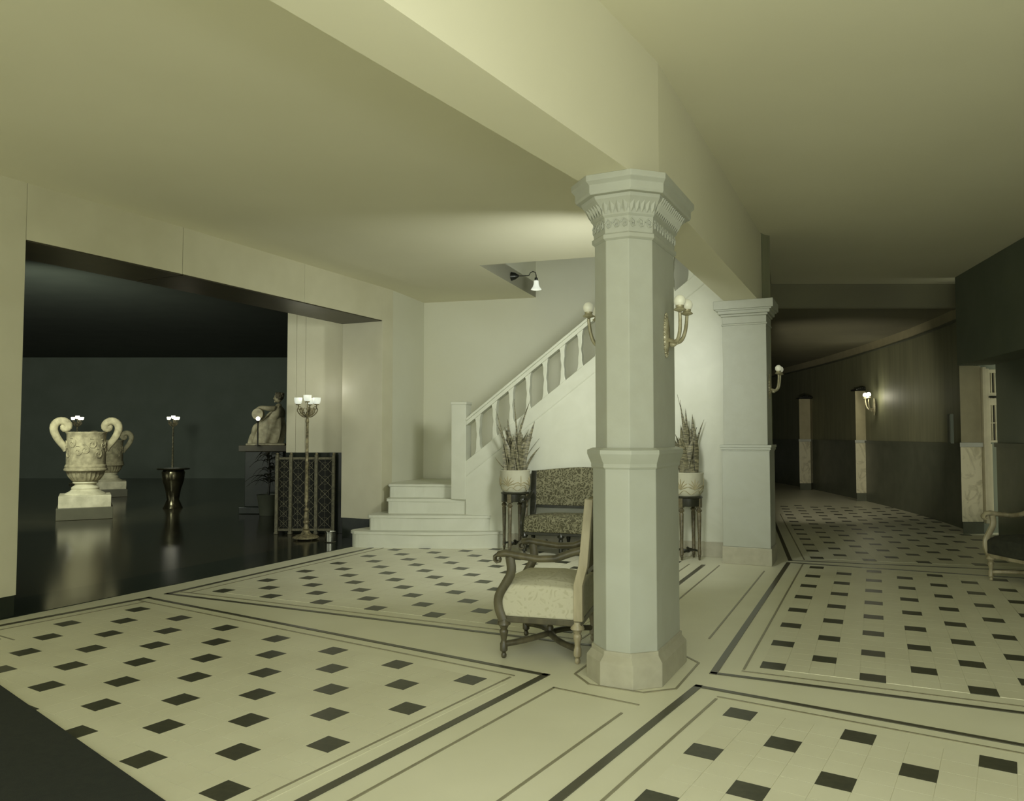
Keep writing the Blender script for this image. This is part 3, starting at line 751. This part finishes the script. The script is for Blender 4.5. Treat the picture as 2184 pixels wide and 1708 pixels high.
# ================================================================ PLANT STANDS, POTS, PLANTS
def plant_stand(loc, label, rz):
    o = empty('plant_stand', loc, rz, label=label, cat='plant stand', group='round plant stands')
    MB().lathe([(.0, .685), (.158, .685), (.170, .69), (.172, .70), (.165, .708), (0, .708)], 32).build('table_top', WOODD, o, smooth=True)
    MB().lathe([(.150, .60), (.158, .60), (.160, .61), (.160, .685), (.15, .685)], 32).build('apron', WOODD, o, smooth=True)
    for k in range(4):
        a = math.radians(45 + 90 * k); x, y = .143 * math.cos(a), .143 * math.sin(a)
        MB().box((-.026, -.026, .585), (.026, .026, .69), Matrix.Rotation(a, 4, 'Z')).build('apron_block', WOODT, o, bevel=.004, loc=(x, y, 0))
        MB().lathe([(.008, 0), (.013, .01), (.012, .03), (.018, .036), (.018, .05), (.014, .055), (.021, .06), (.021, .115), (.018, .12), (.0185, .20), (.025, .52), (.018, .53), (.028, .54), (.034, .555), (.022, .572), (.014, .582), (.016, .60)], 12).build('leg', WOODT, o, smooth=True, loc=(x, y, 0))
    for k in range(4):
        a = math.radians(45 + 90 * k)
        pts = [((.143 - .143 * t) * math.cos(a + .35 * math.sin(t * pi)), (.143 - .143 * t) * math.sin(a + .35 * math.sin(t * pi)), .085 + .02 * math.sin(t * pi)) for t in [i / 8 for i in range(9)]]
        MB().tube(pts, .012, 6).build('stretcher', WOODD, o, smooth=True)
    MB().lathe([(.02, .075), (.028, .095), (.014, .11), (.02, .125), (.004, .14)], 12).build('finial', WOODD, o, smooth=True)
    return o
def pot(loc, label, rz):
    o = empty('plant_pot', loc, rz, label=label, cat='plant pot', group='cream pots with palmette relief')
    prof = [(.0, 0), (.135, 0), (.142, .004), (.148, .012), (.172, .06), (.180, .12), (.181, .235), (.184, .25), (.186, .262), (.180, .268), (.170, .262), (.166, .22), (0, .22)]
    MB().lathe(prof, 40).build('bowl', POT, o, smooth=True)
    MB().lathe([(0, .221), (.164, .221), (.16, .23), (0, .236)], 24).build('soil', SOIL, o)
    def rad(z):
        for (r0, z0), (r1, z1) in zip(prof[3:7], prof[4:8]):
            if z <= z1: return r0 + (r1 - r0) * (z - z0) / (z1 - z0)
        return .182
    def on(a, z): r = rad(max(z, .013)) + .001; return V((r * math.cos(a), r * math.sin(a), z))
    for k in range(7):
        a0 = 2 * pi * k / 7; b = MB()
        wide = k % 2 == 0
        L = (-1.15, -.78, -.4, 0, .4, .78, 1.15) if wide else (-.95, -.5, 0, .5, .95)
        for th in L:
            ln = (.125 if wide else .13) * (1 - .22 * abs(th)); pts = []
            for i in range(6):
                t = i / 5; curl = (0 if wide else .9) * t * t * (1 if th > 0 else -1 if th < 0 else 0)
                pts.append(on(a0 + math.sin(th * t ** .8 + curl * .5) * ln * t / .18, .075 + math.cos(th + curl) * ln * t))
            b.tube(pts, [.0035, .005, .006, .007, .0065, .003], 5, up=(math.cos(a0), math.sin(a0), 0))
        b.build('palmette', RELF, o)
        b = MB(); pts = []
        for i in range(21):
            t = i / 20; pts.append(on(a0 + 2 * pi / 7 * t, .048 + .022 * math.sin(t * 2 * pi)))
        b.tube(pts, .004, 5, up=(math.cos(a0), math.sin(a0), 0)); b.build('scroll_band', RELF, o)
    return o
def snake_plant(loc, label, rz, leaves, seed):
    rnd = random.Random(seed)
    o = empty('snake_plant', loc, rz, label=label, cat='plant', group='banded snake plants')
    # leaves: (lean angle in camera plane dx at tip, height, width, curl)
    for (dx, dy, h, wd, curl) in leaves:
        bx_, by_ = rnd.uniform(-.09, .09) + dx * .25, rnd.uniform(-.09, .09)
        l = math.hypot(bx_, by_)
        if l > .13: bx_ *= .13 / l; by_ *= .13 / l
        n = 9; rr = []; tw0 = rnd.uniform(-.7, .7)
        for i in range(n):
            t = i / (n - 1)
            x = bx_ + (dx - bx_) * (t ** (1 + curl)); y = by_ + dy * t; z = h * (t if curl < .8 else t)
            if curl < 0: x = bx_ + (dx - bx_) * t ** .75; z = h * t ** 1.25
            w = wd * (.55 + .45 * math.sin(min(1, t * 1.4) * pi / 2)) * (1 - max(0, (t - .62) / .38) ** 1.6) + .0012
            a = tw0 + t * .5; ca, sa = math.cos(a), math.sin(a)
            th = .003
            rr.append([(x - w * ca, y - w * sa, z), (x + th * sa, y - th * ca - .2 * w, z), (x + w * ca, y + w * sa, z), (x - th * sa, y + th * ca + .1 * w, z)])
        MB().rings(rr).build('leaf', LEAF, o, smooth=True)
    return o
rz_ = 0.
rnd = random.Random(3)
lv = []
for i in range(34):
    lv.append((rnd.uniform(-.15, .17), rnd.uniform(-.08, .08), rnd.uniform(.36, .56), rnd.uniform(.019, .030), rnd.uniform(.1, .5)))
lvA = lv + [(-.235, 0, .78, .009, .5), (-.01, 0, .90, .008, .1), (.185, 0, .88, .013, .5), (-.09, 0, .66, .02, .3), (-.235, .02, .62, .02, .5), (.24, .02, .63, .024, .7), (.22, 0, .44, .02, .9), (.30, .0, .42, .006, .5), (.305, -.02, .32, .016, .8), (-.24, 0, .19, .008, -1), (.07, 0, .60, .018, .2), (-.19, 0, .50, .02, .6)]
S1 = (.035, 9.40); S2 = (1.985, 8.80)
plant_stand((S1[0], S1[1], 0), 'round dark plant stand with tan legs left of the settee', math.radians(20))
pot((S1[0], S1[1], .709), 'cream palmette pot left of the settee', math.radians(-118))
snake_plant((S1[0], S1[1], .935), 'tall banded snake plant left of the settee', 0, lvA, 5)
plant_stand((S2[0], S2[1], 0), 'round dark plant stand right of the central column', math.radians(5))
pot((S2[0], S2[1], .709), 'cream palmette pot half hidden right of the central column', math.radians(-75))
rnd = random.Random(8); lvB = []
for i in range(20):
    lvB.append((rnd.uniform(-.2, .115), rnd.uniform(-.08, .08), rnd.uniform(.38, .60), rnd.uniform(.028, .040), rnd.uniform(.1, .5)))
lvB += [(-.085, 0, .86, .014, .3), (-.12, 0, .92, .008, .3), (-.025, 0, .76, .018, .1), (.085, 0, .70, .022, .4), (.215, -.02, .64, .012, 1.2), (-.06, 0, .70, .024, .3), (.03, 0, .62, .013, .3)]
snake_plant((S2[0], S2[1], .935), 'banded snake plant standing right of the central column', 0, lvB, 9)

# ================================================================ FLOOR LAMPS (torchere)
def torchere(loc, label, glass, simple=False):
    o = empty('floor_lamp', loc, 0, label=label, cat='floor lamp', group='three-cup floor lamps')
    MB().lathe([(.0, .012), (.16, .012), (.175, .02), (.17, .035), (.12, .06), (.075, .07), (.06, .085), (.05, .11), (.035, .125)], 28).build('base', GILT, o, smooth=True)
    for k in range(4):
        a = pi / 4 + pi / 2 * k
        MB().sphere((.135 * math.cos(a), .135 * math.sin(a), .014), .02, (1, 1, .7), 8).build('foot', GILT, o, smooth=True)
    MB().lathe([(.03, .12), (.045, .14), (.03, .17), (.022, .20), (.04, .225), (.04, .24), (.024, .255), (.034, .29), (.03, .34), (.018, .37), (.036, .385), (.036, .40), (.016, .42), (.020, .46), (.018, .50)], 20).build('baluster_stem', GILT, o, smooth=True)
    b = MB().lathe([(.026, .50), (.023, 1.0), (.027, 1.005), (.027, 1.02), (.022, 1.03), (.019, 1.56), (.026, 1.57), (.022, 1.60), (.017, 1.63), (.03, 1.645), (.018, 1.66)], 14)
    b.build('pole', GILT, o, smooth=True)
    for q in range(10):
        a = 2 * pi * q / 10 + .3
        pts = smooth3([(.02 * math.cos(a), .02 * math.sin(a), 1.65), (.07 * math.cos(a), .07 * math.sin(a), 1.67), (.11 * math.cos(a + .25), .11 * math.sin(a + .25), 1.72), (.10 * math.cos(a + .5), .10 * math.sin(a + .5), 1.765), (.07 * math.cos(a + .4), .07 * math.sin(a + .4), 1.75)])
        MB().tube(pts, [.009 - .0004 * i for i in range(len(pts))], 5).build('crown_leaf', GILT, o, smooth=True)
    cups = [(-.125, 0, 1.80), (.125, 0, 1.80), (0, 0, 1.835), (0, .125, 1.80), (0, -.02, 1.76)]
    for i, (cx_, cy_, cz) in enumerate(cups[:4]):
        if (cx_, cy_) != (0, 0):
            pts = smooth3([(0, 0, 1.645), (cx_ * .35, cy_ * .35, 1.635), (cx_ * .8, cy_ * .8, 1.67), (cx_ * 1.15, cy_ * 1.15, 1.73), (cx_ * .95, cy_ * .95, 1.77), (cx_, cy_, cz)])
            MB().tube(pts, .008, 6).build('arm', GILT, o, smooth=True)
            pts = [(cx_ * (.55 + .25 * math.cos(t * .9) * (1 - t * .08)), cy_ * (.55 + .25 * math.cos(t * .9) * (1 - t * .08)), 1.735 + .03 * math.sin(t * .9) * (1 - t * .08)) for t in range(9)]
            MB().tube(pts, .006, 5).build('scroll', GILT, o, smooth=True)
        else:
            MB().tube([(0, 0, 1.66), (0, 0, cz)], .009, 8).build('arm', GILT, o, smooth=True)
        if (cx_, cy_) != (0, 0):
            for q in range(3):
                zz = 1.69 + .035 * q; f = .42 + .2 * q
                MB().tube([(cx_ * f + .018 * math.cos(a) * (1 if cy_ == 0 else .4), cy_ * f + .018 * math.cos(a) * (1 if cx_ == 0 else .4), zz + .02 * math.sin(a)) for a in [k * .75 for k in range(9)]], .006, 5, up=(0, 1, 0) if cy_ == 0 else (1, 0, 0)).build('filigree_ring', GILT, o, smooth=True)
        MB().lathe([(.008, 0), (.03, .004), (.034, .012), (.03, .018)], 14).build('shade_holder', GILT, o, smooth=True, loc=(cx_, cy_, cz))
        MB().lathe([(.028, 0), (.044, .012), (.052, .05), (.054, .085), (.05, .085), (.047, .05), (.038, .016), (.0, .008)], 20).build('glass_shade', glass, o, smooth=True, loc=(cx_, cy_, cz + .015))
    return o
torchere((-2.765, 10.45, 0), 'ornate gilt floor lamp with white glass cups in front of the grille screen', GLASS_ON)
lamp('floor_lamp_bulb', 'POINT', (-2.765, 10.40, 2.05), 4, (1, .98, .85), .06)
torchere((-9.5, 21.7, 0), 'distant lit floor lamp in the dark room beyond the drum table', GLASS_HOT)
torchere((-12.3, 21.9, 0), 'distant lit floor lamp seen behind the handles of the large urn', GLASS_HOT)

# spittoon
sp_ = empty('ash_stand', (-2.36, 10.13, .006), 0, label='small polished metal cylinder on the black strip beside the floor lamp', cat='ash stand')
MB().lathe([(0, 0), (.075, 0), (.078, .006), (.070, .012), (.070, .125), (.076, .13), (.076, .138), (.066, .138), (.062, .10), (0, .10)], 28).build('canister', STEEL, sp_, smooth=True)
MB().lathe([(.0, .101), (.058, .101), (.058, .112), (0, .114)], 20).build('sand', SOIL, sp_)

# ================================================================ GRILLE SCREEN
gs = empty('grille_screen', (0, 0, 0), label='gilt lattice grille screen against the black wainscot behind the floor lamp', cat='screen')
gy = 10.99; px = [-3.325, -3.13, -2.77, -2.525]; ztop = 1.115
for x in px:
    MB().box((x - .022, gy - .03, .02), (x + .022, gy + .03, ztop)).build('post', GILTD, gs, bevel=.005)
    MB().sphere((x, gy, ztop + .012), .02, (1, 1, 1), 10).build('finial', GILT, gs, smooth=True)
    MB().box((x - .028, gy - .035, 0), (x + .028, gy + .035, .03)).build('foot', GILTD, gs, bevel=.004)
for x0, x1 in zip(px[:-1], px[1:]):
    for z in (.06, ztop - .05):
        MB().box((x0 + .022, gy - .014, z - .018), (x1 - .022, gy + .014, z + .018)).build('rail', GILTD, gs, bevel=.004)
    b = MB(); W_ = x1 - x0 - .044; z0, z1 = .078, ztop - .068
    nx = max(1, round(W_ / .16)); cw = W_ / nx; nz = round((z1 - z0) / (cw * .95)); chh = (z1 - z0) / nz
    for i in range(nx):
        for j in range(nz):
            xa = x0 + .022 + i * cw; za = z0 + j * chh; cx_ = xa + cw / 2; cz = za + chh / 2
            b.tube([(xa, gy, za), (xa + cw, gy, za + chh)], .0042, 4); b.tube([(xa + cw, gy, za), (xa, gy, za + chh)], .0042, 4)
            b.tube([(cx_, gy, za), (cx_, gy, za + chh)], .0022, 4)
            pts = [(cx_ + cw * .30 * math.cos(a), gy - .002, cz + chh * .30 * math.sin(a)) for a in [2 * pi * k / 12 for k in range(13)]]
            b.tube(pts, .0025, 4, up=(0, 1, 0))
            b.sphere((cx_, gy - .004, cz), .010, (1, .5, 1), 6)
    b.build('lattice', GILTD, gs)
    MB().box((x0 + .02, gy + .016, .05), (x1 - .02, gy + .022, ztop - .04)).build('backing', GRBACK, gs)

# ================================================================ URNS IN THE BACK ROOM
def urn(loc, label, k=1.0, rz=0):
    o = empty('urn', loc, rz, label=label, cat='urn', group='large two-handled urns')
    z = lambda y: (1302 - y) * .00384
    r = lambda h: h * .00384
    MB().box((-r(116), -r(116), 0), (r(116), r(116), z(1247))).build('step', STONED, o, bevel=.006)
    MB().box((-r(108), -r(108), z(1248)), (r(108), r(108), z(1192))).build('plinth', STONEW, o, bevel=.01)
    MB().lathe([(r(88), z(1192)), (r(84), z(1186)), (r(66), z(1176)), (r(58), z(1168)), (r(60), z(1162)), (r(56), z(1156)), (r(46), z(1150)), (r(46), z(1142)), (r(54), z(1138)), (r(54), z(1132))], 40).build('foot', STONEW, o, smooth=True)
    MB().lathe([(r(50), z(1133)), (r(62), z(1124)), (r(76), z(1104)), (r(82), z(1084)), (r(84), z(1081))], 96, flute=24, fl=(z(1130), z(1083))).build('fluted_bowl', STONE, o, smooth=True)
    MB().lathe([(r(84), z(1082)), (r(92), z(1079)), (r(93), z(1072)), (r(88), z(1066)), (r(90), z(1060)), (r(86), z(1052)), (r(82), z(1048))], 48).build('rope_band', STONE, o, smooth=True)
    MB().lathe([(r(84), z(1050)), (r(84), z(1000)), (r(83), z(940)), (r(84), z(906)), (r(89), z(900)), (r(89), z(896)), (r(78), z(896)), (r(76), z(940)), (0, z(945))], 48).build('drum', STONE, o, smooth=True)
    b = MB()   # carved vine relief on the drum
    for q in range(18):
        a0 = 2 * pi * q / 18 + .1; zc = z(975) + .10 * math.sin(q * 2.4)
        pts = []
        for t in range(12):
            rr = .012 + .007 * t; th = t * .75
            a = a0 + rr * math.cos(th) / r(84); zz = zc + rr * math.sin(th) * 1.2
            pts.append(((r(84) + .004) * math.cos(a), (r(84) + .004) * math.sin(a), zz))
        b.tube(pts, .010, 5, up=(math.cos(a0), math.sin(a0), 0))
    b.build('vine_relief', STONE, o, smooth=True)
    for sx in (-1, 1):
        raw = [(82, 985), (92, 965), (112, 940), (128, 912), (137, 885), (134, 862), (120, 847), (102, 843), (86, 850), (76, 864), (78, 878), (90, 884), (97, 876), (92, 868)]
        pts = smooth3([(sx * r(a), 0, z(y)) for a, y in raw], 1)
        n = len(pts)
        MB().tube(pts, [.055 + .018 * math.sin(pi * i / n) for i in range(n)], 10, up=(0, 1, 0), rad2=[.038 + .012 * math.sin(pi * i / n) for i in range(n)]).build('handle', STONE, o, smooth=True)
    o.scale = (k, k, k)
    return o
urn((-7.25, 13.2, 0), 'large carved stone urn with two scrolled handles in the dark room at left', .93, math.radians(28.8))
urn((-9.2, 17.75, 0), 'second urn half hidden behind the large urn, its white plinth showing', .82, math.radians(27.5))
lamp('urn_fill', 'SPOT', (-5.4, 10.4, 2.9), 55, (1, .93, .72), .25, (-7.3, 13.2, .7), spot_size=math.radians(50), spot_blend=.8)  # added spot without a lamp body, brightens the large urn
lamp('urn_back_fill', 'SPOT', (-7.6, 15.2, 2.8), 30, (1, .93, .72), .2, (-8.9, 17.4, .15), spot_size=math.radians(22), spot_blend=.5)  # added narrow spot that picks out the second urn's plinth

# drum table
dt = empty('drum_table', (-6.5, 14.9, 0), 0, label='low dark polished drum table with bright reflections in the back room', cat='table')
DARKG = mat('polished_dark_brass', (.10, .09, .05), .2, (.04, .036, .02), 7, metal=.8, bump=.25, bscale=12)
MB().lathe([(0, .735), (.29, .735), (.30, .745), (.29, .76), (0, .76)], 36).build('table_top', DARKG, dt, smooth=True)
MB().lathe([(.12, 0), (.18, 0), (.16, .05), (.11, .16), (.14, .35), (.19, .52), (.21, .68), (.18, .735)], 30).build('vase_base', DARKG, dt, smooth=True)
lamp('table_light', 'POINT', (-5.7, 13.4, 1.9), 1.5, (1, .9, .65), .1)

# ================================================================ STATUE
pd = empty('statue_pedestal', (-4.42, 14.1, 0), 0, label='dark block pedestal under the seated statue', cat='pedestal')
MB().box((-.42, -.35, 0), (.42, .35, .12)).build('plinth', BLACK, pd, bevel=.01)
MB().box((-.34, -.28, .12), (.34, .28, 1.10)).build('shaft', BLACK, pd, bevel=.008)
MB().box((-.44, -.34, 1.10), (.42, .34, 1.21)).build('cap', mat('pedestal_cap', (.07, .062, .035), .5), pd, bevel=.012)
stt = empty('statue', (-4.42, 14.1, 1.21), 0, label='seated draped marble figure with raised arm on the dark pedestal', cat='statue')
def skin(name, verts, edges, m, parent, levels=2):
    me = bpy.data.meshes.new(name); me.from_pydata([v[:3] for v in verts], edges, []); me.update()
    me.materials.append(m)
    o = bpy.data.objects.new(name, me); COL.objects.link(o); o.parent = parent
    sk = o.modifiers.new('skin', 'SKIN'); sk.use_smooth_shade = True
    for i, v in enumerate(verts):
        r = v[3]; me.skin_vertices[0].data[i].radius = (r, v[4] if len(v) > 4 else r)
        me.skin_vertices[0].data[i].use_root = (i == 0)
    ss = o.modifiers.new('sub', 'SUBSURF'); ss.levels = levels; ss.render_levels = levels
    return o
# figure faces left (-x); seated, head at upper right
fig = [(.14, 0, .36, .17), (.13, 0, .50, .165), (.14, 0, .63, .165, .13), (.17, 0, .71, .06), (.165, 0, .765, .045),   # pelvis..neck 0-4
       (.15, -.14, .66, .055), (.03, -.20, .66, .05), (-.10, -.20, .68, .042), (-.20, -.19, .62, .03),                     # near arm out 5-8
       (.16, .14, .66, .055), (.20, .20, .50, .042), (.06, .18, .44, .034), (.0, .16, .44, .026),                         # far arm 9-12
       (-.06, -.09, .36, .095), (-.22, -.09, .34, .075), (-.25, -.08, .18, .052), (-.28, -.08, .04, .035), (-.36, -.08, .03, .028),   # near leg 13-17
       (-.04, .09, .36, .09), (-.18, .09, .32, .075), (-.18, .09, .16, .052), (-.18, .09, .04, .035), (-.26, .09, .03, .028)]
ed = [(0, 1), (1, 2), (2, 3), (3, 4), (2, 5), (5, 6), (6, 7), (7, 8), (2, 9), (9, 10), (10, 11), (11, 12), (0, 13), (13, 14), (14, 15), (15, 16), (16, 17), (0, 18), (18, 19), (19, 20), (20, 21), (21, 22)]
skin('body', fig, ed, STATUE, stt)
hd_ = MB().sphere((.155, 0, .86), .072, (1.0, .82, 1.22), 20)
hd_.sphere((.083, 0, .85), .015, (1.2, .7, 1.4), 8); hd_.sphere((.09, 0, .815), .012, (1, 1.6, .6), 8); hd_.sphere((.10, 0, .79), .02, (1, 1.1, .8), 8)
for sy in (-1, 1): hd_.sphere((.094, sy * .026, .872), .010, (.8, 1.2, .7), 8); hd_.sphere((.165, sy * .058, .85), .016, (.8, .5, 1.3), 8)
hd_.build('head', STATUE, stt, smooth=True)
hr = MB().sphere((.175, 0, .885), .078, (1.0, .95, 1.05), 16)
for q in range(14):
    a = q * 2.4; hr.sphere((.18 + .06 * math.cos(a), .055 * math.sin(a), .90 + .04 * math.sin(q * 1.7)), .026, (1, 1, 1), 8)
hr.build('hair', mat('statue_hair', (.10, .09, .055), .8), stt, smooth=True)
# drapery with folds over the lap and legs
b = MB(); rr = []
for i in range(14):
    t = i / 13; z = .50 - .46 * t; ring = []
    cx_ = .06 - .12 * t; rx = .20 + .10 * math.sin(t * pi * .6); ry = .17 + .03 * t
    for k in range(56):
        a = 2 * pi * k / 56; f = 1 + (.03 + .07 * t) * math.sin(a * 9 + t * 2.2) + .02 * math.sin(a * 17)
        ring.append((cx_ + rx * f * math.cos(a), ry * f * math.sin(a), z))
    rr.append(ring)
b.rings(rr); b.build('drapery', STATUE, stt, smooth=True)
b = MB()
for q in range(9):
    y = -.15 + q * .02
    b.tube(smooth3([(.20, -.10 + q * .02, .70), (.06, y - .03, .58), (-.02, y - .04, .50), (-.10, y, .44)]), .018, 6)
b.build('drapery_folds', STATUE, stt, smooth=True)
MB().box((-.34, -.26, 0), (.36, .26, .035)).build('stone_base', STATUE, stt, bevel=.01)
MB().lathe([(.0, 0), (.10, .005), (.112, .05), (.10, .10), (.0, .11)], 24).xf(Matrix.Translation((-.13, -.18, .56)) @ Matrix.Rotation(pi / 2, 4, 'X')).build('tambourine', STATUE, stt, smooth=True)
gb = empty('small_globe_lamp', (-4.50, 13.71, 1.21), 0, label='small white glowing globe in front of the statue', cat='lamp')
MB().lathe([(.05, 0), (.05, .01), (.012, .02), (.01, .40), (.03, .42), (.02, .44)], 14).build('stem', DARKM, gb, smooth=True)
MB().sphere((0, 0, .475), .038, (1, 1, 1), 18).build('globe', GLASS_HOT, gb, smooth=True)
lamp('statue_fill', 'SPOT', (-5.4, 11.9, 2.8), 40, (1, .93, .72), .15, (-4.5, 14.0, 1.7), spot_size=math.radians(40), spot_blend=.9)  # added spot with no source in the room, brightens the statue
# foliage plant round the pedestal
fp = empty('potted_fern', (-4.25, 13.55, 0), 0, label='dark leafy plant in a pot in front of the statue pedestal', cat='plant')
MB().lathe([(.0, 0), (.14, 0), (.19, .34), (.2, .36), (.17, .36), (.15, .30), (0, .3)], 24).build('pot', WAINS, fp, smooth=True)
DLEAF = mat('dark_leaf', (.030, .030, .016), .5, (.018, .019, .01), 20)
rnd = random.Random(4)
MB().tube([(0, 0, .3), (.02, 0, .6), (0, 0, .95)], .02, 6).build('stem', DLEAF, fp)
for i in range(46):
    a = rnd.uniform(0, 2 * pi); h = rnd.uniform(.5, 1.05); ln = rnd.uniform(.18, .42); rr = []
    for j in range(6):
        t = j / 5; d = ln * t; x, y = d * math.cos(a), d * math.sin(a) * .7; z = h + .30 * t - .36 * t * t
        wv = .022 * math.sin(min(1, t * 1.1 + .1) * pi) + .002
        nx_, ny_ = -math.sin(a) * wv, math.cos(a) * wv
        rr.append([(x + nx_, y + ny_, z), (x, y, z - .006), (x - nx_, y - ny_, z), (x, y, z + .004)])
    MB().rings(rr).build('frond', DLEAF, fp)
